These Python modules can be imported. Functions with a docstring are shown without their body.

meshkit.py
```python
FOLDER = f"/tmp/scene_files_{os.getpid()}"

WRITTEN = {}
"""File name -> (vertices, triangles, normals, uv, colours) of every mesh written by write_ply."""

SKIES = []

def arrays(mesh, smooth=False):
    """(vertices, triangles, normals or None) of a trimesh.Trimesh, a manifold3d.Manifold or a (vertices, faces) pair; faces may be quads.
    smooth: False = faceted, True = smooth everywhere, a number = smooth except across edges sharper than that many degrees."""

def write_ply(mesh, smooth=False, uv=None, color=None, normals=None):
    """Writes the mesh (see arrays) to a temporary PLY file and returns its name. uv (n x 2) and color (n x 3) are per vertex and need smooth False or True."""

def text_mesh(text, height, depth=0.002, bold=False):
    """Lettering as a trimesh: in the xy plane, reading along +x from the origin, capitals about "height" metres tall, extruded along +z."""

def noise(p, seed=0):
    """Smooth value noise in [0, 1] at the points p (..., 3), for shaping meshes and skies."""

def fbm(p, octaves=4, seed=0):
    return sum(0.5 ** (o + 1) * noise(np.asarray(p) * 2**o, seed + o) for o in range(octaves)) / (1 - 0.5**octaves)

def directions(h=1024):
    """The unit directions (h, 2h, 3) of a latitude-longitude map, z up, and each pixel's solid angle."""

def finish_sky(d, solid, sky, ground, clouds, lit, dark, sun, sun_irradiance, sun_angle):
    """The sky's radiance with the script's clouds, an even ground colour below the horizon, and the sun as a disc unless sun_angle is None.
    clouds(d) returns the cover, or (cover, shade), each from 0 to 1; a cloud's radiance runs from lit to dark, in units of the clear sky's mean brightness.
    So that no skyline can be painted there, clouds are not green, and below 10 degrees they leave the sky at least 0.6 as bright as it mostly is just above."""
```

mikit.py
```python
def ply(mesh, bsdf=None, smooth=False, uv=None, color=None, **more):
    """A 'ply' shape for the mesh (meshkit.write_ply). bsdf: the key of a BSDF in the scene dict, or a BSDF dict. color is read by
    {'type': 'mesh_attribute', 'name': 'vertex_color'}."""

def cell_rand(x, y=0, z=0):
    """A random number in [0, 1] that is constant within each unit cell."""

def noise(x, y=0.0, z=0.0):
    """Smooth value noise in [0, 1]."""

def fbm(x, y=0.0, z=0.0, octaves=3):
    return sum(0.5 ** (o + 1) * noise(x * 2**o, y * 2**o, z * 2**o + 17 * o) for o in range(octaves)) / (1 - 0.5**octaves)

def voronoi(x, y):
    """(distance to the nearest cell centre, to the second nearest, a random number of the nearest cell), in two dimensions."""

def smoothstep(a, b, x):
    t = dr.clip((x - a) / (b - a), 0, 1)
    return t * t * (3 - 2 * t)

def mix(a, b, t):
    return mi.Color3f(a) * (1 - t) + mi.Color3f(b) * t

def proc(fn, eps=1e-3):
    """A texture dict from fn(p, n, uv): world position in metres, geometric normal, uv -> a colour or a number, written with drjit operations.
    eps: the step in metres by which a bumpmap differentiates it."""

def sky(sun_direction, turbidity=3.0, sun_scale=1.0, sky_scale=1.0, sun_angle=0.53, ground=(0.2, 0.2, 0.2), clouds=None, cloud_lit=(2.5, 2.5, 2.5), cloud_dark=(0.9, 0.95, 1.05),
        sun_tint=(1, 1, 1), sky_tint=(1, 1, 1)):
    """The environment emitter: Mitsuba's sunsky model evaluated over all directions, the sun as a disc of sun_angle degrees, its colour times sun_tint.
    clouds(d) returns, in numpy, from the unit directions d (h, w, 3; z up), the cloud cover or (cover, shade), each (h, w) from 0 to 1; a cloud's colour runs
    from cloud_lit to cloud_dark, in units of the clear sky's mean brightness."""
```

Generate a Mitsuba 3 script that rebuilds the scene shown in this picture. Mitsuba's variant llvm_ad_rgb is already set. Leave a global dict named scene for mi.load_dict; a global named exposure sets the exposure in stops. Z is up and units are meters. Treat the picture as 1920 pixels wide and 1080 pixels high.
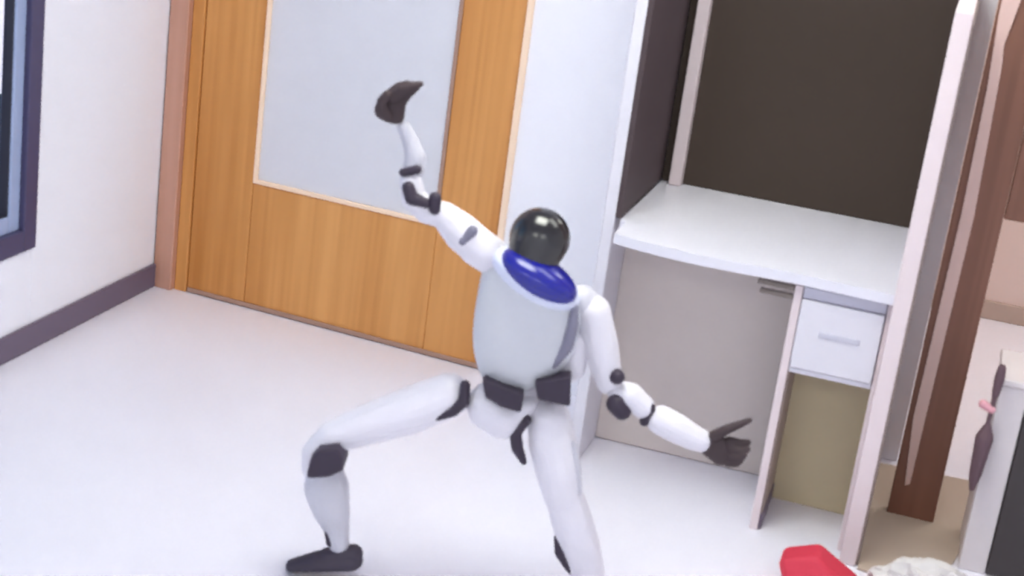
import math
import numpy as np, trimesh, manifold3d as m3, mitsuba as mi, drjit as dr
import mikit, meshkit
from mikit import noise, fbm, smoothstep, mix

T = mi.ScalarTransform4f
scene, labels = {'type': 'scene'}, {}

# ---------------------------------------------------------------- camera, sky, lights, exposure
exposure = -0.36
EYE = np.array([2.667, -4.9872, 1.9397])
LOOK = np.array([-0.24013369, 0.9223164, -0.30276769])
UP = np.array([-0.20561282, 0.25649149, 0.94442336])
scene['camera'] = {'type': 'thinlens', 'aperture_radius': 0.004, 'focus_distance': 40.0, 'fov': 2 * math.degrees(math.atan(960 / 3001.0)), 'fov_axis': 'x', 'near_clip': 0.05, 'far_clip': 200.0,
                   'to_world': T().look_at(origin=EYE.tolist(), target=(EYE + LOOK).tolist(), up=UP.tolist())}
scene['sky'] = mikit.sky((1.0, -0.2, 0.9), turbidity=4.0, sun_scale=4.0, sky_scale=8.0)
LAMP = 7.6            # radiance of the ceiling panels
LAMPS = [(1.85, -1.75, 1.1, 0.9, 2.2), (3.05, -1.0, 1.2, 0.6, 0.7), (1.5, -5.6, 1.2, 0.8, 1.6), (3.8, -5.6, 1.2, 0.8, 1.6), (3.7, 0.9, 1.2, 0.6, 1.7)]   # x, y, size in x, size in y, strength; second added to brighten the desk, last the space beyond
CEIL = 2.75

# ---------------------------------------------------------------- helpers
def srgb(r, g, b):
    c = np.array([r, g, b], float) / 255
    return [float(v) for v in np.where(c <= 0.04045, c / 12.92, ((c + 0.055) / 1.055) ** 2.4)]

def mat(name, color, rough=0.6, spec=0.4, **k):
    col = color if isinstance(color, dict) else {'type': 'rgb', 'value': color}
    scene[name] = {'type': 'twosided', 'bsdf': {'type': 'principled', 'base_color': col, 'roughness': rough, 'specular': spec, **k}}
    return name

def numbered(key):
    if key not in scene and key not in labels and not any(k.startswith(key + '__') for k in scene):
        return key
    i = 1
    while '%s_%03d' % (key, i) in scene or any(k.startswith('%s_%03d__' % (key, i)) for k in scene):
        i += 1
    return '%s_%03d' % (key, i)

def put(name, mesh, bsdf, parent=None, smooth=30, label=None, **more):
    key = numbered((parent + '__' if parent else '') + name)
    scene[key] = mikit.ply(mesh, bsdf, smooth=smooth, **more)
    if label:
        labels[key] = {'label': label}
    return key

def tag(key, label=None, category=None, **k):
    d = labels.setdefault(key, {})
    if label: d['label'] = label
    if category: d['category'] = category
    d.update(k)
    return key

def structure(name, mesh, bsdf, label=None, **k):
    key = put(name, mesh, bsdf, **k)
    tag(key, label, kind='structure')
    return key

def ball(r, n=24):
    return m3.Manifold.sphere(r, n)

def solid(m):
    q = m.to_mesh()
    return trimesh.Trimesh(np.array(q.vert_properties[:, :3]), np.array(q.tri_verts), process=False)

def rbox(lo, hi, r=0.003):
    """A box with rounded (chamfered) edges between two corners."""
    lo, hi = np.minimum(lo, hi).astype(float), np.maximum(lo, hi).astype(float)
    r = min(r, (hi - lo).min() * 0.45)
    pts = []
    for s in np.ndindex(2, 2, 2):
        c = np.where(np.array(s) == 1, hi, lo)
        inw = np.where(np.array(s) == 1, -1, 1)
        for ax in range(3):
            p = c.copy() + inw * r
            p[ax] = c[ax]
            pts.append(p)
        pts.append(c + inw * r * 0.42)
    return solid(m3.Manifold.hull_points(np.array(pts, np.float32)))

def boxes(*bs):
    return trimesh.util.concatenate([rbox(*b) for b in bs])

def prism(points, lo, hi, axis):
    """Extrudes a 2-D outline between two values of an axis; the outline is given in the other two axes, in order."""
    pts = np.array(points, float)
    e = trimesh.creation.extrude_polygon(__import__('shapely').geometry.Polygon(pts), hi - lo)
    v = np.array(e.vertices)
    w = np.zeros_like(v)
    o = [i for i in range(3) if i != axis]
    w[:, o[0]], w[:, o[1]], w[:, axis] = v[:, 0], v[:, 1], v[:, 2] + lo
    e = trimesh.Trimesh(w, e.faces, process=False)
    if e.volume < 0: e.invert()
    return e

def chain(nodes, closed=False, n=20):
    """Hulls of neighbouring spheres (x, y, z, r), joined: a tapering limb."""
    parts = []
    for p, q in zip(nodes[:-1], nodes[1:]):
        a, b = ball(p[3], n).translate(p[:3]), ball(q[3], n).translate(q[:3])
        parts.append(m3.Manifold.batch_hull([a, b]))
    return m3.Manifold.batch_boolean(parts, m3.OpType.Add) if len(parts) > 1 else parts[0]

def soften(m, edge=0.008, it=12):
    """One smooth surface out of a union: refined, then Taubin-smoothed."""
    t = solid(m.refine_to_length(edge))
    t = trimesh.Trimesh(t.vertices, t.faces, process=True)
    v0 = np.array(t.vertices)
    trimesh.smoothing.filter_taubin(t, lamb=0.5, nu=0.52, iterations=it)
    d = np.array(t.vertices) - v0
    far = np.linalg.norm(d, axis=1, keepdims=True)
    t.vertices = v0 + d * np.minimum(1, 1.2 * edge / np.maximum(far, 1e-9))
    return t

def grid(rows, close_u=True, caps=True):
    """A closed skin through rings of points."""
    rows = np.array(rows, float)
    k, n = rows.shape[:2]
    v = rows.reshape(-1, 3)
    f = []
    for i in range(k - 1):
        for j in range(n):
            a, b = i * n + j, i * n + (j + 1) % n
            f += [[a, b, b + n], [a, b + n, a + n]]
    v = list(v)
    if caps:
        for i, flip in ((0, True), (k - 1, False)):
            v.append(rows[i].mean(0)); c = len(v) - 1
            for j in range(n):
                a, b = i * n + j, i * n + (j + 1) % n
                f.append([c, b, a] if flip else [c, a, b])
    t = trimesh.Trimesh(np.array(v), np.array(f), process=False)
    if t.volume < 0: t.invert()
    return t

# ---------------------------------------------------------------- materials
def wall_color(base, amp):
    def fn(p, n, uv):
        v = fbm(p.x * 2.0 + p.y, p.z * 2.0, p.y * 1.5, octaves=3) - 0.5
        return mi.Color3f(*base) * (1 + amp * v)
    return mikit.proc(fn)

mat('wall_paint', wall_color(srgb(230, 231, 238), 0.05), 0.75, 0.3)
mat('pink_paint', wall_color(srgb(216, 196, 188), 0.05), 0.8, 0.2)
mat('ceiling_paint', srgb(235, 235, 238), 0.9, 0.1)
mat('floor_vinyl', wall_color(srgb(226, 225, 235), 0.04), 0.42, 0.35)
mat('plinth_gray', srgb(100, 88, 106), 0.5)
mat('plinth_brown', srgb(92, 62, 60), 0.5)
mat('navy_metal', srgb(66, 62, 92), 0.4)
mat('sash_gray', srgb(150, 164, 196), 0.4)
mat('gasket', srgb(40, 40, 52), 0.6)

def wood(base, dark, fx, fz, amp):
    def fn(p, n, uv):
        a = p.x + 0.3 * p.y
        wob = 0.05 * noise(p.x * 3, p.z * 1.2)
        broad = fbm((a + wob) * fx, p.z * fz, 3.0, octaves=3)
        fine = noise((a + wob * 0.4) * fx * 9, p.z * fz * 4, 7.0)
        t = dr.clip(broad * 0.8 + fine * 0.2, 0, 1)
        t = dr.clip((t - 0.5) * amp + 0.5, 0, 1)
        return mix(dark, base, t)
    return mikit.proc(fn)

mat('door_wood', wood(srgb(212, 154, 90), srgb(180, 118, 56), 9, 0.5, 1.8), 0.45, 0.4)
mat('jamb_wood', wood(srgb(196, 152, 134), srgb(172, 124, 100), 12, 0.4, 1.4), 0.45)
mat('frosted_pane', wall_color(srgb(212, 213, 220), 0.03), 0.3, 0.5)
mat('bead_cream', srgb(238, 212, 186), 0.5)
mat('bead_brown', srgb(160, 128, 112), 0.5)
mat('bead_taupe', srgb(176, 156, 144), 0.6)
mat('dark_board', wall_color(srgb(66, 56, 50), 0.12), 0.6, 0.2)
mat('dark_board_side', wall_color(srgb(74, 63, 66), 0.12), 0.6, 0.2)
mat('white_laminate', srgb(214, 213, 222), 0.35, 0.5)
mat('drawer_white', srgb(208, 206, 214), 0.4, 0.4)
mat('edge_band', srgb(212, 198, 200), 0.4)
mat('beige_board', wall_color(srgb(204, 194, 188), 0.04), 0.6)
mat('olive_board', wall_color(srgb(196, 184, 152), 0.05), 0.6)
mat('gray_brown', wall_color(srgb(140, 124, 118), 0.1), 0.45)
mat('bracket_metal', srgb(120, 110, 104), 0.4)
mat('groove_gray', srgb(184, 183, 196), 0.6)
mat('brown_wood', wood(srgb(138, 95, 78), srgb(106, 70, 55), 10, 0.6, 1.4), 0.45)
mat('pale_strip', srgb(206, 176, 168), 0.35)
mat('cabinet_white', srgb(204, 197, 199), 0.4)
mat('cabinet_black', srgb(56, 50, 52), 0.45)
mat('patch_beige', wall_color(srgb(176, 160, 146), 0.1), 0.9, 0.1)
mat('umbrella_cloth', wall_color(srgb(96, 74, 82), 0.4), 0.7)
mat('umbrella_grip', srgb(206, 150, 160), 0.5)
mat('red_cloth', wall_color(srgb(190, 46, 66), 0.12), 0.6, 0.4)
mat('red_trim', srgb(176, 50, 84), 0.6)
mat('bag_white', srgb(200, 196, 193), 0.5, 0.4)
mat('shell_white', srgb(214, 211, 219), 0.35, 0.5)
mat('shell_blue_gray', srgb(190, 192, 198), 0.35, 0.5)
mat('shell_gray', srgb(188, 187, 196), 0.4, 0.5)
mat('joint_dark', srgb(54, 46, 60), 0.5, 0.3)
mat('seam_gray', srgb(116, 114, 132), 0.5)
mat('rubber_dark', srgb(60, 54, 66), 0.6, 0.3)
mat('glove_dark', srgb(64, 52, 55), 0.6, 0.3)
scene['visor_black'] = {'type': 'roughplastic', 'diffuse_reflectance': {'type': 'rgb', 'value': srgb(26, 22, 32)}, 'alpha': 0.06, 'int_ior': 1.72, 'nonlinear': True}
scene['collar_blue'] = {'type': 'roughplastic', 'diffuse_reflectance': {'type': 'rgb', 'value': srgb(44, 48, 176)}, 'alpha': 0.05, 'int_ior': 1.55, 'nonlinear': True}
mat('rim_white', srgb(205, 210, 230), 0.3, 0.5)
mat('facade', wall_color(srgb(150, 156, 166), 0.1), 0.9)
mat('hedge', wall_color(srgb(52, 56, 60), 0.5), 0.9)
mat('outer_ground', srgb(205, 205, 222), 0.9)
mat('lamp_frame', srgb(240, 240, 240), 0.5)
scene['glass'] = {'type': 'thindielectric', 'int_ior': 1.5}

# ---------------------------------------------------------------- the room
XR, YF, YB = 4.8, -6.8, 1.9
structure('floor', rbox((-0.16, YF - 0.15, -0.15), (XR + 0.15, YB + 0.15, 0), 0.001), 'floor_vinyl', 'white smooth vinyl floor of the room')
structure('ceiling', rbox((-0.16, YF - 0.15, CEIL), (XR + 0.15, YB + 0.15, CEIL + 0.15), 0.001), 'ceiling_paint', 'white ceiling')
WY0, WY1, WZ0, WZ1 = -3.0, -0.745, 0.345, 2.3
structure('wall_left', boxes(((-0.085, YF, 0), (0, WY0, CEIL), 0.001), ((-0.085, WY1, 0), (0, 0.2, CEIL), 0.001),
                             ((-0.085, WY0, 0), (0, WY1, WZ0), 0.001), ((-0.085, WY0, WZ1), (0, WY1, CEIL), 0.001)), 'wall_paint', 'white wall with a dark framed window at the left edge')
structure('wall_right', rbox((XR, YF, 0), (XR + 0.15, YB, CEIL), 0.001), 'wall_paint', 'white wall')
structure('wall_front', rbox((-0.15, YF - 0.15, 0), (XR + 0.15, YF, CEIL), 0.001), 'wall_paint', 'white wall')
structure('wall_far', rbox((2.6, YB, 0), (XR + 0.15, YB + 0.15, CEIL), 0.001), 'pink_paint', 'pinkish white wall of the space beyond the brown post')
structure('base_band_far', boxes(((2.72, YB - 0.014, 0), (XR, YB, 0.08), 0.004)), 'bead_taupe', 'brownish band at the foot of the far pinkish wall')  # low brownish strip along the foot of the far wall
structure('wall_nook', rbox((1.80, 0.006, 0), (2.72, 0.15, CEIL), 0.001), 'wall_paint', 'white wall behind the built-in desk')
structure('wall_return', rbox((2.58, 0.16, 0), (2.72, YB, CEIL), 0.001), 'pink_paint', 'pinkish wall end beside the brown post')

AL = 0.085          # the door wall is not quite square to the left wall
MW = np.eye(4)
MW[:3, 0], MW[:3, 1], MW[:3, 3] = (math.cos(AL), -math.sin(AL), 0), (math.sin(AL), math.cos(AL), 0), (0, 0.07, 0)

def W(mesh):
    """From (along the door wall, depth behind its face, height) to the world."""
    m = mesh.copy(); m.apply_transform(MW); return m

D0, D1, DH = 0.130, 1.313, 2.08
structure('wall_back', W(boxes(((-0.02, 0, 0), (0.03, 0.15, CEIL), 0.001), ((D1, 0, 0), (1.776, 0.15, CEIL), 0.001), ((0.03, 0, DH + 0.1), (D1, 0.15, CEIL), 0.001), ((0.03, 0.09, 0), (D1, 0.15, DH + 0.1), 0.001))),
          'wall_paint', 'white wall that holds the wooden door')
structure('baseboard_left', boxes(((0, YF, 0), (0.014, 0.06, 0.088), 0.004)), 'plinth_gray', 'dark grey baseboard along the left wall')
structure('baseboard_back', W(boxes(((0.0, -0.013, 0), (0.034, 0, 0.088), 0.003))), 'plinth_brown', 'short dark brown baseboard end in the corner')
jamb = tag('trim_1', 'pinkish brown wooden jamb at the left of the door', kind='structure')
put('architrave', W(boxes(((0.006, -0.022, 0.0), (0.082, 0.09, DH + 0.1), 0.004))), 'jamb_wood', jamb)
put('rebate', W(boxes(((0.082, 0.004, 0.0), (D0, 0.09, DH), 0.003))), 'door_wood', jamb)
put('head_piece', W(boxes(((0.082, -0.022, DH), (D1, 0.09, DH + 0.1), 0.004))), 'jamb_wood', jamb)
structure('trim_2', W(boxes(((D1, -0.014, 0), (D1 + 0.022, 0.0, DH + 0.1), 0.003))), 'bead_cream', 'narrow cream trim between the door and the white wall')

# the door: stiles, lower panel, top rail, frosted pane in beads
door = tag('door_1', 'orange brown wooden door with a large frosted white pane', kind='structure')
P0, P1, PZ0, PZ1 = 0.368, 1.086, 0.463, 1.86
f0, f1 = 0.012, 0.055
put('stile', W(rbox((D0 + 0.002, f0, 0.008), (P0, f1, DH - 0.003), 0.003)), 'door_wood', door)
put('stile', W(rbox((P1, f0, 0.008), (D1 - 0.002, f1, DH - 0.003), 0.003)), 'door_wood', door)
put('lower_panel', W(rbox((P0 + 0.001, f0 + 0.002, 0.008), (P1 - 0.001, f1, PZ0), 0.003)), 'door_wood', door)
put('top_rail', W(rbox((P0 + 0.001, f0 + 0.002, PZ1), (P1 - 0.001, f1, DH - 0.003), 0.003)), 'door_wood', door)
put('kick_rail', W(rbox((D0 + 0.004, f0 - 0.006, 0.003), (D1 - 0.004, f0, 0.02), 0.002)), 'bead_brown', door)  # brown strip colours in the shadow gap under the door
put('pane', W(rbox((P0 + 0.002, f0 + 0.014, PZ0 + 0.002), (P1 - 0.002, f0 + 0.022, PZ1 - 0.002), 0.001)), 'frosted_pane', door, label='frosted white pane')
put('glazing_bead', W(rbox((P0, f0 - 0.004, PZ0), (P0 + 0.014, f0 + 0.014, PZ1), 0.003)), 'bead_cream', door, label='cream glazing bead')
put('glazing_bead', W(rbox((P0 + 0.014, f0 - 0.004, PZ0), (P1 - 0.014, f0 + 0.014, PZ0 + 0.014), 0.003)), 'bead_cream', door, label='cream glazing bead')
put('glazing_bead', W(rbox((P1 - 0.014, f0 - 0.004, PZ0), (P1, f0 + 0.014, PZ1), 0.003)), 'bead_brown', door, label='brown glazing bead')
put('glazing_bead', W(rbox((P0 + 0.014, f0 - 0.004, PZ1 - 0.014), (P1 - 0.014, f0 + 0.014, PZ1), 0.003)), 'bead_cream', door, label='cream glazing bead')

# the window in the left wall
win = tag('window_1', 'window with a dark navy frame and grey sash at the left edge', kind='structure')
def ring(y0, y1, z0, z1, t, xa, xb):
    return boxes(((xa, y0, z0), (xb, y0 + t, z1)), ((xa, y1 - t, z0), (xb, y1, z1)), ((xa, y0 + t, z0), (xb, y1 - t, z0 + t)), ((xa, y0 + t, z1 - t), (xb, y1 - t, z1)))
put('frame', ring(WY0, WY1, WZ0, WZ1, 0.07, -0.07, 0.012), 'navy_metal', win, label='dark navy frame')
put('sash', ring(WY0 + 0.07, WY1 - 0.07, WZ0 + 0.07, WZ1 - 0.07, 0.054, -0.05, -0.006), 'sash_gray', win, label='blue grey sash')
put('gasket', ring(WY0 + 0.124, WY1 - 0.124, WZ0 + 0.124, WZ1 - 0.124, 0.004, -0.046, -0.012), 'gasket', win)
put('mullion', boxes(((-0.05, -1.93, WZ0 + 0.129), (-0.006, -1.85, WZ1 - 0.129))), 'sash_gray', win)
q = trimesh.Trimesh([[-0.035, WY0 + 0.13, WZ0 + 0.13], [-0.035, WY1 - 0.13, WZ0 + 0.13], [-0.035, WY1 - 0.13, WZ1 - 0.13], [-0.035, WY0 + 0.13, WZ1 - 0.13]], [[0, 1, 2], [0, 2, 3]], process=False)
put('pane', q, 'glass', win, smooth=False)

# outside the window
tag(put('outer_ground', rbox((-40, -30, -0.4), (-0.2, 40, -0.16), 0.01), 'outer_ground'), 'grey ground outside the window', kind='structure')
rng = np.random.default_rng(4)
s = trimesh.creation.icosphere(subdivisions=4, radius=1.0)
v = np.array(s.vertices); v = v * (1 + 0.12 * (meshkit.fbm(v * 4)[:, None] - 0.5) * 2)
v = v * [0.30, 1.3, 0.42] + [-0.75, 0.4, 0.12]
tag(put('hedge', trimesh.Trimesh(v, s.faces, process=False), 'hedge', smooth=False), 'dark hedge seen through the window at the left edge', 'hedge')

# ceiling lamps
for x, y, a, b, pw in LAMPS:
    k = numbered('ceiling_lamp')
    pw *= LAMP
    put('frame', boxes(((x - a / 2 - 0.02, y - b / 2 - 0.02, CEIL - 0.03), (x - a / 2, y + b / 2 + 0.02, CEIL)), ((x + a / 2, y - b / 2 - 0.02, CEIL - 0.03), (x + a / 2 + 0.02, y + b / 2 + 0.02, CEIL)),
                       ((x - a / 2, y - b / 2 - 0.02, CEIL - 0.03), (x + a / 2, y - b / 2, CEIL)), ((x - a / 2, y + b / 2, CEIL - 0.03), (x + a / 2, y + b / 2 + 0.02, CEIL))), 'lamp_frame', k)
    d = rbox((x - a / 2, y - b / 2, CEIL - 0.022), (x + a / 2, y + b / 2, CEIL - 0.004), 0.001)
    put('diffuser', d, 'lamp_frame', k, smooth=False, emitter={'type': 'area', 'radiance': {'type': 'rgb', 'value': [pw * 1.0, pw * 1.025, pw * 0.93]}})
    tag(k, 'unseen rectangular white ceiling lamp panel', 'lamp', group='ceiling lamp panels')

# ---------------------------------------------------------------- built-in desk
hutch = tag('desk_hutch', 'tall white desk surround with dark brown back boards right of the door', 'desk hutch')
L0, L1, R0, R1 = 1.765, 1.800, 2.616, 2.662
DL, DR, HZ = -0.60, -0.845, 1.53
put('side_panel', rbox((L0, DL, 0), (L1, 0.0, HZ + 0.2), 0.003), 'drawer_white', hutch)
put('side_panel', rbox((R0, DR, 0), (R1, 0.0, HZ), 0.003), 'edge_band', hutch)
put('side_lining', rbox((L1, DL + 0.004, 0.775), (L1 + 0.016, -0.012, HZ + 0.19), 0.001), 'dark_board_side', hutch, label='dark brown lining of the left side')
put('outer_face', prism([(DR + 0.012, 0.003), (-0.0, 0.003), (-0.0, HZ - 0.03), (DR + 0.012, HZ - 0.03)], R1, R1 + 0.006, 0), 'gray_brown', hutch, label='grey brown outer face of the right side')  # thin grey brown sheet over the outer face of the right panel
put('back_board', rbox((L1 + 0.016, -0.012, 0.772), (R0, 0.004, HZ + 0.16), 0.002), 'dark_board', hutch, label='dark brown back board')
put('corner_batten', rbox((L1 + 0.046, -0.060, 0.7725), (L1 + 0.086, -0.012, HZ + 0.16), 0.003), 'edge_band', hutch, label='white batten in the corner')
put('modesty_panel', rbox((L1, -0.375, 0.002), (2.36, -0.355, 0.735), 0.002), 'beige_board', hutch, label='beige panel under the worktop')

# worktop: its front edge bows out
ft = [(1.836, -0.755), (1.90, -0.775), (1.98, -0.79), (2.08, -0.80), (2.20, -0.795), (2.345, -0.785), (R0, -0.80)]
wt = prism([(1.836, -0.61), (L1 + 0.017, -0.60), (L1 + 0.017, -0.001), (R0 - 0.001, -0.001)] + ft[::-1], 0.742, 0.771, 2)
desk = tag('worktop', 'white desk worktop with a bowed front edge', 'desk top')
put('board', wt, 'white_laminate', desk)
for i, zz in enumerate((0.715, 0.690)):
    put('bracket', rbox((2.25 + 0.01 * i, -0.76, zz), (2.352, -0.74, zz + 0.012), 0.002), 'bracket_metal', desk, label='short grey bar for the bracket and its shadow')  # the upper bar stands in for the shadow above the bracket

ped = tag('pedestal_cabinet', 'white pedestal with one drawer above an open compartment under the desk', 'cabinet')
PF, PB = -0.765, -0.50
put('side_board', rbox((2.353, PF, 0), (2.376, PB, 0.734), 0.002), 'edge_band', ped)
put('side_board', rbox((R0 - 0.012, PF, 0), (R0 - 0.001, PB, 0.734), 0.002), 'edge_band', ped)
put('back_board', rbox((2.377, PB - 0.012, 0.0), (R0 - 0.013, PB, 0.72), 0.001), 'olive_board', ped, label='olive beige back board')
put('inner_lining', rbox((2.3765, PF + 0.006, 0.051), (2.381, PB - 0.013, 0.484), 0.001), 'gray_brown', ped, label='grey inner face')
put('shelf_board', rbox((2.377, PF + 0.004, 0.485), (R0 - 0.013, PB - 0.013, 0.50), 0.002), 'white_laminate', ped)
put('kick_strip', rbox((2.3765, PF + 0.01, 0.0), (2.384, PB - 0.014, 0.05), 0.001), 'plinth_gray', ped)
drawer = put('drawer', rbox((2.378, PF - 0.008, 0.503), (R0 - 0.014, PB - 0.04, 0.700), 0.003), 'drawer_white', ped)
put('gap_strip', rbox((2.378, PF + 0.002, 0.702), (R0 - 0.014, PB - 0.02, 0.733), 0.001), 'groove_gray', ped)  # grey strip stands in for the shadow in the gap above the drawer
put('handle', rbox((2.44, PF - 0.012, 0.604), (2.55, PF - 0.0075, 0.620), 0.002), 'groove_gray', drawer, label='slim grey handle')

# ---------------------------------------------------------------- right edge: brown wardrobe post, white cabinet, umbrella, bags
wr = tag('brown_wardrobe', 'dark brown wooden frame with a pale strip on its post, right of the desk', 'wardrobe')
put('post', rbox((2.718, -0.43, 0), (2.855, -0.39, 2.2), 0.003), 'brown_wood', wr)
put('upper_panel', rbox((2.857, -0.425, 0.945), (3.7, -0.395, 2.2), 0.003), 'brown_wood', wr)
put('edge_strip', prism([(2.752, 0.105), (2.766, 0.112), (2.768, 0.32), (2.777, 0.94), (2.762, 1.36), (2.755, 1.42), (2.775, 1.56), (2.775, 2.1), (2.722, 2.1), (2.724, 1.50), (2.736, 1.30), (2.742, 0.94), (2.734, 0.32)], -0.438, -0.431, 1), 'pale_strip', wr, label='pale pinkish strip')
put('head_strip', rbox((2.86, -0.432, 1.42), (3.7, -0.426, 1.46), 0.002), 'pale_strip', wr)
tag(put('floor_patch', prism([(2.6695, -0.86), (2.6695, -0.05), (3.02, -0.02), (2.98, -0.3), (2.925, -0.66), (2.86, -0.88)], 0.001, 0.006, 2), 'patch_beige'), 'flat beige patch on the floor between the desk side and white cabinet', 'mat')  # thin flat beige sheet on the floor, reaching the desk side

cab = tag('white_cabinet', 'low white cabinet with a black door at the right edge', 'cabinet')
CX0, CX1, CY0, CY1, CZ = 2.935, 3.62, -0.69, -0.42, 0.575
put('body', boxes(((CX0, CY0, 0), (CX0 + 0.075, CY1, CZ - 0.02)), ((CX1 - 0.075, CY0, 0), (CX1, CY1, CZ - 0.02)), ((CX0 + 0.075, CY1 - 0.02, 0), (CX1 - 0.075, CY1, CZ - 0.02)), ((CX0 + 0.075, CY0 + 0.01, 0.0), (CX1 - 0.075, CY1, 0.03))), 'cabinet_white', cab)
put('top_board', rbox((CX0 - 0.005, CY0 - 0.008, CZ - 0.02), (CX1 + 0.005, CY1, CZ), 0.004), 'cabinet_white', cab)
put('door', rbox((CX0 + 0.077, CY0 - 0.004, 0.005), (CX1 - 0.077, CY0 + 0.016, CZ - 0.025), 0.003), 'cabinet_black', cab, label='black door')

um = tag('umbrella', 'dark folded umbrella leaning between the brown post and white cabinet', 'umbrella')
a, b = np.array((2.921, -0.73, 0.26)), np.array((2.926, -0.73, 0.614))
def along(t, r): return (*(a + (b - a) * t), r)
put('canopy', soften(chain([along(0.0, 0.008), along(0.12, 0.017), along(0.42, 0.024), along(0.52, 0.010)]), 0.006, 6), 'umbrella_cloth', um)
put('shaft', solid(chain([along(0.5, 0.006), along(0.98, 0.006)], n=12)), 'umbrella_cloth', um)
put('strap', soften(chain([along(0.66, 0.011), tuple(np.array(along(0.70, 0.012)) + [-0.025, 0, -0.004, 0])]), 0.004, 4), 'umbrella_grip', um, label='pink strap')
put('grip', soften(chain([along(0.78, 0.010), along(0.92, 0.014), along(1.0, 0.011)]), 0.005, 5), 'umbrella_cloth', um)

def blob(center, size, seed, amp, freq, power=2.6, sub=5):
    s = trimesh.creation.icosphere(subdivisions=sub, radius=1.0)
    v = np.array(s.vertices)
    v = v / (np.abs(v) ** power).sum(1, keepdims=True) ** (1 / power)
    nz = np.abs(meshkit.fbm(v * freq + seed) - 0.5) * 2
    v = v * (1 - amp * nz[:, None])
    v = v * np.array(size) + np.array(center)
    v[:, 2] = np.maximum(v[:, 2], 0.001)
    return trimesh.Trimesh(v, s.faces, process=False)
rb = tag('red_bag', 'red rounded bag on the floor at the bottom edge below the desk pedestal', 'bag')
put('body', soften(m3.Manifold.batch_hull([ball(r, 20).translate((p[0], p[1] + s * d, max(p[2], r + 0.001))) for p, r, d in
    (((2.494, -1.06, 0.075), 0.022, 0.03), ((2.561, -1.06, 0.099), 0.024, 0.03), ((2.629, -1.06, 0.049), 0.026, 0.045), ((2.527, -1.06, -0.027), 0.03, 0.05), ((2.651, -1.06, -0.008), 0.03, 0.05)) for s in (-1, 1)]), 0.008, 6), 'red_cloth', rb, smooth=True)
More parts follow.
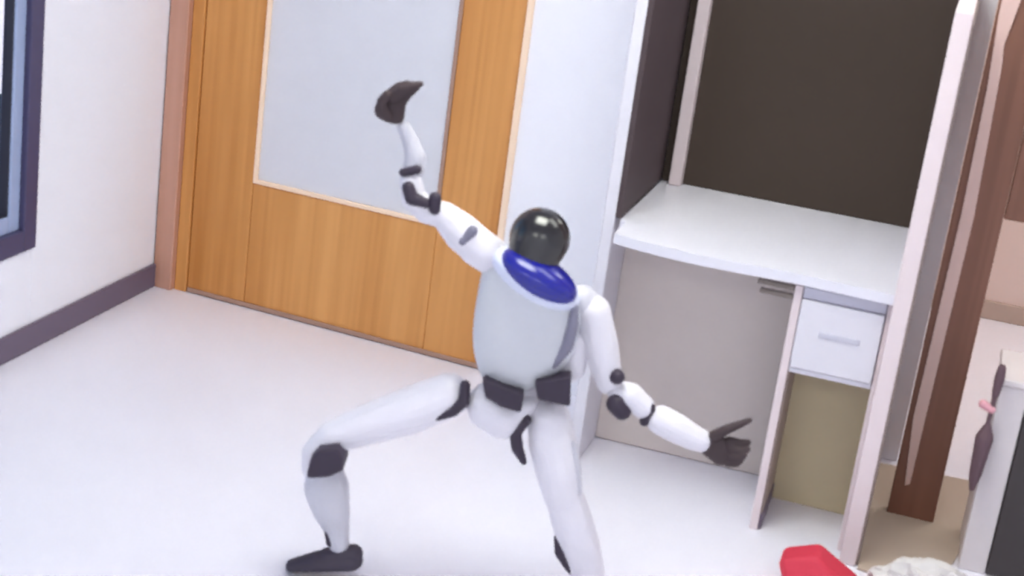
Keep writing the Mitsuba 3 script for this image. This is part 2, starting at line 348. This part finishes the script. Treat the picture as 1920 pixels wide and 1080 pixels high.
put('handle', soften(chain([((2.509, -1.06, 0.091)[0], -1.10, 0.075, 0.006), ((2.519, -1.06, 0.094)[0], -1.125, 0.050, 0.006), ((2.573, -1.06, 0.109)[0], -1.128, 0.045, 0.006), ((2.584, -1.06, 0.112)[0], -1.10, 0.06, 0.006)]), 0.005, 3), 'red_trim', rb)
tag(put('plastic_bag', blob((2.85, -1.03, 0.055), (0.165, 0.09, 0.105), 21, 0.75, 1.7, 1.8, 4), 'bag_white', smooth=20), 'white crumpled plastic bag on the floor at the bottom right', 'bag')

# ---------------------------------------------------------------- the robot
RO, RW = np.array([1.45, -1.62, 0.0]), 0.2547
MR = np.eye(4)
MR[:3, 0], MR[:3, 1], MR[:3, 3] = (math.cos(RW), math.sin(RW), 0), (-math.sin(RW), math.cos(RW), 0), RO
robot = tag('robot', 'white humanoid robot with black joints crouching in a wide stance, one arm raised', 'robot')
SC = 1 / 753.0
def n(p, r): return (*p, r * SC)
def rp(name, mesh, m, parent=robot, label=None, smooth=40):
    if not isinstance(mesh, trimesh.Trimesh): mesh = solid(mesh)
    mesh = mesh.copy(); mesh.apply_transform(MR)
    return put(name, mesh, m, parent, smooth=smooth, label=label)
def ell(c, r, rot=None, nseg=48):
    m = ball(1.0, nseg).scale(r)
    if rot is not None: m = m.rotate(rot)
    return m.translate(c)
# torso: lofted shell
rows = []
TS = [((0.293, 0, 0.571), (0.416, 0, 0.575), 0.050), ((0.277, 0, 0.598), (0.457, 0, 0.611), 0.068), ((0.258, 0, 0.65), (0.489, 0, 0.659), 0.080), ((0.25, 0, 0.716), (0.5, 0, 0.718), 0.086), ((0.251, 0, 0.783), (0.501, 0, 0.765), 0.084), ((0.256, 0, 0.843), (0.491, 0, 0.804), 0.078), ((0.276, 0, 0.881), (0.464, 0, 0.833), 0.062)]
for l, r_, dp in TS:
    l, r_ = np.array(l), np.array(r_)
    c, h = (l + r_) / 2, (r_ - l) / 2
    ang = np.linspace(0, 2 * np.pi, 48, endpoint=False)
    ca, sa = np.cos(ang), np.sin(ang)
    e = 0.75
    ring_ = [c + h * np.sign(u) * abs(u) ** e + np.array([0, 1, 0]) * dp * np.sign(w) * abs(w) ** e for u, w in zip(ca, sa)]
    rows.append(ring_)
rows = np.array(rows)
from scipy.interpolate import CubicSpline
cs = CubicSpline(np.arange(len(rows)), rows, axis=0)
dense = [cs(t) for t in np.linspace(0, len(rows) - 1, 40)]
torso = rp('torso', grid(dense), 'shell_blue_gray', label='pale blue grey chest shell', smooth=50)
def on_front(px, lift=0.0):
    return px
rp('seam_strip', soften(chain([n((0.479, -0.06, 0.798), 7), n((0.48, -0.066, 0.758), 10), n((0.473, -0.066, 0.704), 11), n((0.451, -0.058, 0.659), 9), n((0.422, -0.046, 0.615), 7)]), 0.006, 6), 'seam_gray', torso, label='grey seam strip')
rp('side_shell', soften(chain([n((0.498, 0, 0.698), 22), n((0.5, 0.005, 0.629), 22), n((0.46, 0.01, 0.591), 20)]), 0.008, 10), 'shell_white', label='white hip-side shell')

# collar and head
cc = np.array((0.381, -0.035, 0.857))
tilt = (0, 24, 0)
rp('collar_rim', ell(cc + [0.000, 0.004, -0.008], (0.118, 0.088, 0.048), tilt), 'rim_white', label='pale rim around the collar')
rp('collar', ell(cc + [0.006, -0.022, 0.006], (0.100, 0.078, 0.044), tilt), 'collar_blue', label='glossy blue collar')
hd = np.array((0.377, -0.03, 0.943))
rp('head', soften(m3.Manifold.batch_hull([ball(0.070, 40).translate(hd + [0, 0, 0.002]), ball(0.058, 40).translate(hd + [-0.008, -0.010, -0.040])]), 0.008, 4), 'visor_black', label='glossy black domed head')

# pelvis
rp('waist', soften(chain([n((0.359, 0.01, 0.572), 34), n((0.396, 0.01, 0.536), 30)]), 0.008, 6), 'shell_white')
rp('pelvis', soften(m3.Manifold.batch_hull([ell((0.306, -0.02, 0.514), (0.045, 0.05, 0.058)), ell((0.348, -0.03, 0.49), (0.045, 0.05, 0.048)), ell((0.397, 0, 0.531), (0.035, 0.05, 0.03))]), 0.008, 8), 'shell_white')
def slab(pts, b, th, r=3):
    """A rounded plate over an outline given as points of the robot's frontal plane."""
    m = [ball(r * SC, 12).translate((p[0], b + s * th / 2, p[2])) for p in pts for s in (-1, 1)]
    return m3.Manifold.batch_hull(m)
rp('hip_block', slab([(0.296, -0.087, 0.599), (0.385, -0.087, 0.577), (0.384, -0.087, 0.542), (0.341, -0.087, 0.549), (0.306, -0.087, 0.566)], -0.072, 0.03, 4), 'joint_dark', label='black waist block')
rp('hip_block', slab([(0.418, -0.082, 0.612), (0.488, -0.082, 0.633), (0.495, -0.082, 0.571), (0.428, -0.082, 0.577)], -0.062, 0.04, 4), 'joint_dark', label='black hip block')
rp('groin_joint', soften(chain([n((0.406, -0.05, 0.505), 8), n((0.383, -0.05, 0.466), 11), n((0.393, -0.045, 0.427), 11), n((0.413, -0.03, 0.387), 6)]), 0.005, 5), 'joint_dark', label='black groin joint')

# bent leg
leg = rp('thigh', soften(chain([n((0.212, 0, 0.518), 42), n((0.128, -0.01, 0.471), 44), n((0.031, -0.02, 0.426), 38), n((-0.048, -0.03, 0.386), 30), n((-0.086, -0.03, 0.339), 25), n((-0.098, -0.02, 0.287), 15)]), 0.008, 14), 'shell_white', label='white thigh of the bent leg')
rp('hip_ring', soften(chain([n((0.251, -0.045, 0.568), 9), n((0.253, -0.052, 0.53), 10), n((0.231, -0.052, 0.5), 9), n((0.195, -0.046, 0.477), 6)]), 0.005, 5), 'joint_dark', label='black hip ring')
rp('knee_joint', slab([(-0.086, -0.095, 0.309), (-0.081, -0.095, 0.348), (-0.066, -0.095, 0.37), (-0.031, -0.095, 0.379), (-0.019, -0.095, 0.36), (-0.017, -0.095, 0.336), (-0.044, -0.095, 0.318)], -0.05, 0.09, 6), 'joint_dark', label='dark knee joint')
rp('shin', soften(chain([n((-0.063, -0.01, 0.281), 34), n((-0.053, -0.012, 0.24), 42), n((-0.039, -0.01, 0.191), 36), n((-0.022, 0, 0.138), 25), n((-0.009, 0, 0.086), 19)]), 0.008, 12), 'shell_gray', label='pale grey shin')
rp('ankle_strut', solid(chain([n((-0.047, -0.02, 0.159), 6), n((-0.031, -0.015, 0.096), 7)])), 'joint_dark', label='dark ankle strut')
rp('foot', soften(m3.Manifold.batch_boolean([
    m3.Manifold.batch_hull([ell((-0.122, -0.01, 0.018), (0.012, 0.026, 0.012)), ell((-0.051, -0.01, 0.04), (0.03, 0.036, 0.024)), ell((0.02, 0, 0.049), (0.034, 0.036, 0.026))]),
    m3.Manifold.batch_hull([ell((-0.029, -0.005, 0.056), (0.028, 0.03, 0.018)), ell((0.028, 0, 0.068), (0.024, 0.028, 0.022))])], m3.OpType.Add), 0.007, 8), 'rubber_dark', label='dark boot-shaped foot')

# stretched leg
rp('thigh', soften(chain([n((0.46, -0.01, 0.494), 40), n((0.475, -0.02, 0.442), 44), n((0.497, -0.03, 0.38), 42), n((0.515, -0.035, 0.321), 36)]), 0.008, 12), 'shell_white', label='white thigh of the straighter leg')
rp('thigh_seam', solid(chain([n((0.524, -0.05, 0.462), 4), n((0.542, -0.055, 0.398), 7), n((0.557, -0.055, 0.337), 4)])), 'shell_gray')
rp('shin', soften(chain([n((0.522, -0.03, 0.313), 35), n((0.545, -0.025, 0.257), 38), n((0.576, -0.015, 0.184), 38), n((0.602, -0.005, 0.117), 34), n((0.627, 0, 0.051), 26)]), 0.008, 12), 'shell_white', label='white shin of the straighter leg')
rp('calf_strip', soften(chain([n((0.522, -0.03, 0.201), 8), n((0.534, -0.035, 0.166), 12), n((0.558, -0.03, 0.128), 9), n((0.575, -0.02, 0.101), 5)]), 0.005, 5), 'joint_dark', label='dark calf strip')
rp('foot', soften(m3.Manifold.batch_hull([ell((0.60, -0.05, 0.026), (0.035, 0.045, 0.026)), ell((0.665, 0.03, 0.026), (0.035, 0.04, 0.026)), ell((0.56, -0.11, 0.016), (0.03, 0.03, 0.014))]), 0.008, 6), 'rubber_dark')

# raised arm
rp('shoulder', soften(chain([n((0.268, -0.005, 0.881), 34), n((0.237, -0.01, 0.899), 35)]), 0.008, 8), 'shell_white')
rp('upper_arm', soften(chain([n((0.251, -0.02, 0.894), 34), n((0.201, -0.02, 0.928), 34), n((0.165, -0.02, 0.956), 27)]), 0.008, 8), 'shell_white')
rp('arm_band', soften(chain([n((0.204, -0.058, 0.921), 8), n((0.223, -0.058, 0.949), 9)]), 0.005, 4), 'seam_gray', label='grey band on the upper arm')
rp('elbow_joint', solid(chain([n((0.129, -0.05, 1.01), 11), n((0.131, -0.05, 0.985), 10)])), 'joint_dark', label='dark elbow knob')
rp('elbow_shell', soften(chain([n((0.155, -0.02, 0.965), 24), n((0.112, -0.02, 0.969), 22), n((0.079, -0.02, 0.995), 22), n((0.068, -0.02, 1.031), 20)]), 0.006, 8), 'shell_white')
rp('elbow_link', soften(chain([n((0.066, -0.05, 1.026), 11), n((0.077, -0.052, 1.003), 12), n((0.111, -0.052, 0.996), 8)]), 0.005, 4), 'joint_dark', label='dark elbow link')
rp('forearm', soften(chain([n((0.07, -0.01, 1.06), 19), n((0.07, -0.01, 1.092), 18), n((0.054, -0.01, 1.128), 14), n((0.038, -0.01, 1.153), 12)]), 0.006, 8), 'shell_gray', label='pale grey forearm')
rp('wrist_band', soften(chain([n((0.049, -0.035, 1.056), 7), n((0.08, -0.035, 1.067), 8)]), 0.004, 4), 'joint_dark', label='dark forearm band')
def hand(palm, fingers, thumb):
    m = [m3.Manifold.batch_hull([ell(c, r) for c, r in palm])]
    m += [chain(f, n=14) for f in fingers + [thumb]]
    return soften(m3.Manifold.batch_boolean(m, m3.OpType.Add), 0.004, 6)
rp('hand', hand([((0.014, -0.01, 1.177), (0.022, 0.016, 0.018)), ((-0.009, -0.01, 1.188), (0.024, 0.018, 0.024)), ((0.013, -0.012, 1.216), (0.024, 0.017, 0.022))],
                [[n((0.009, -0.03, 1.224), 11), n((0.028, -0.04, 1.246), 10), n((0.048, -0.042, 1.256), 8), n((0.066, -0.04, 1.263), 5)],
                 [n((0.018, -0.01, 1.214), 11), n((0.035, -0.015, 1.232), 10), n((0.049, -0.02, 1.245), 8), n((0.056, -0.02, 1.25), 6)],
                 [n((0.019, 0.012, 1.201), 11), n((0.029, 0.012, 1.219), 10), n((0.04, 0.008, 1.233), 8)],
                 [n((-0, 0.02, 1.222), 10), n((0.014, 0.02, 1.237), 9), n((0.033, 0.015, 1.248), 7)]],
                [n((0.001, -0.02, 1.177), 11), n((-0.014, -0.032, 1.192), 11), n((-0.015, -0.038, 1.212), 9), n((-0.005, -0.04, 1.229), 8)]), 'glove_dark', label='black raised hand')

# lowered arm
rp('shoulder', soften(chain([n((0.494, 0.005, 0.796), 30), n((0.527, 0.01, 0.766), 32)]), 0.008, 8), 'shell_gray')
rp('upper_arm', soften(chain([n((0.525, 0, 0.775), 32), n((0.555, 0, 0.693), 32), n((0.587, -0.005, 0.611), 24)]), 0.008, 10), 'shell_white')
rp('elbow_joint', solid(chain([n((0.601, -0.03, 0.635), 14), n((0.603, -0.036, 0.636), 13)])), 'joint_dark', label='small dark elbow knob')
rp('elbow_shell', soften(chain([n((0.613, -0.01, 0.589), 20), n((0.641, -0.02, 0.588), 24), n((0.674, -0.02, 0.565), 22)]), 0.006, 8), 'shell_white')
rp('elbow_link', soften(chain([n((0.611, -0.035, 0.568), 19), n((0.626, -0.035, 0.553), 17)]), 0.005, 4), 'joint_dark', label='dark elbow disc')
rp('wrist_band', soften(chain([n((0.692, -0.03, 0.569), 9), n((0.683, -0.03, 0.532), 9)]), 0.004, 4), 'joint_dark', label='dark forearm band')
rp('forearm', soften(chain([n((0.723, -0.02, 0.537), 27), n((0.761, -0.025, 0.524), 27), n((0.804, -0.03, 0.508), 23), n((0.823, -0.03, 0.503), 21)]), 0.006, 8), 'shell_white', label='white forearm of the lowered arm')
rp('hand', hand([((0.842, -0.03, 0.497), (0.020, 0.018, 0.030)), ((0.874, -0.035, 0.485), (0.022, 0.020, 0.036)), ((0.897, -0.035, 0.483), (0.014, 0.018, 0.030))],
                [[n((0.889, -0.04, 0.514), 10), n((0.914, -0.045, 0.514), 9), n((0.931, -0.045, 0.52), 6)],
                 [n((0.895, -0.048, 0.502), 10), n((0.918, -0.056, 0.5), 9), n((0.929, -0.058, 0.508), 7)],
                 [n((0.898, -0.05, 0.484), 10), n((0.915, -0.06, 0.485), 9), n((0.923, -0.064, 0.495), 7)],
                 [n((0.894, -0.045, 0.465), 10), n((0.911, -0.055, 0.469), 8), n((0.918, -0.058, 0.478), 7)]],
                [n((0.852, -0.04, 0.523), 11), n((0.875, -0.05, 0.547), 9), n((0.901, -0.052, 0.564), 7), n((0.924, -0.05, 0.578), 5)]), 'glove_dark', label='black open hand')
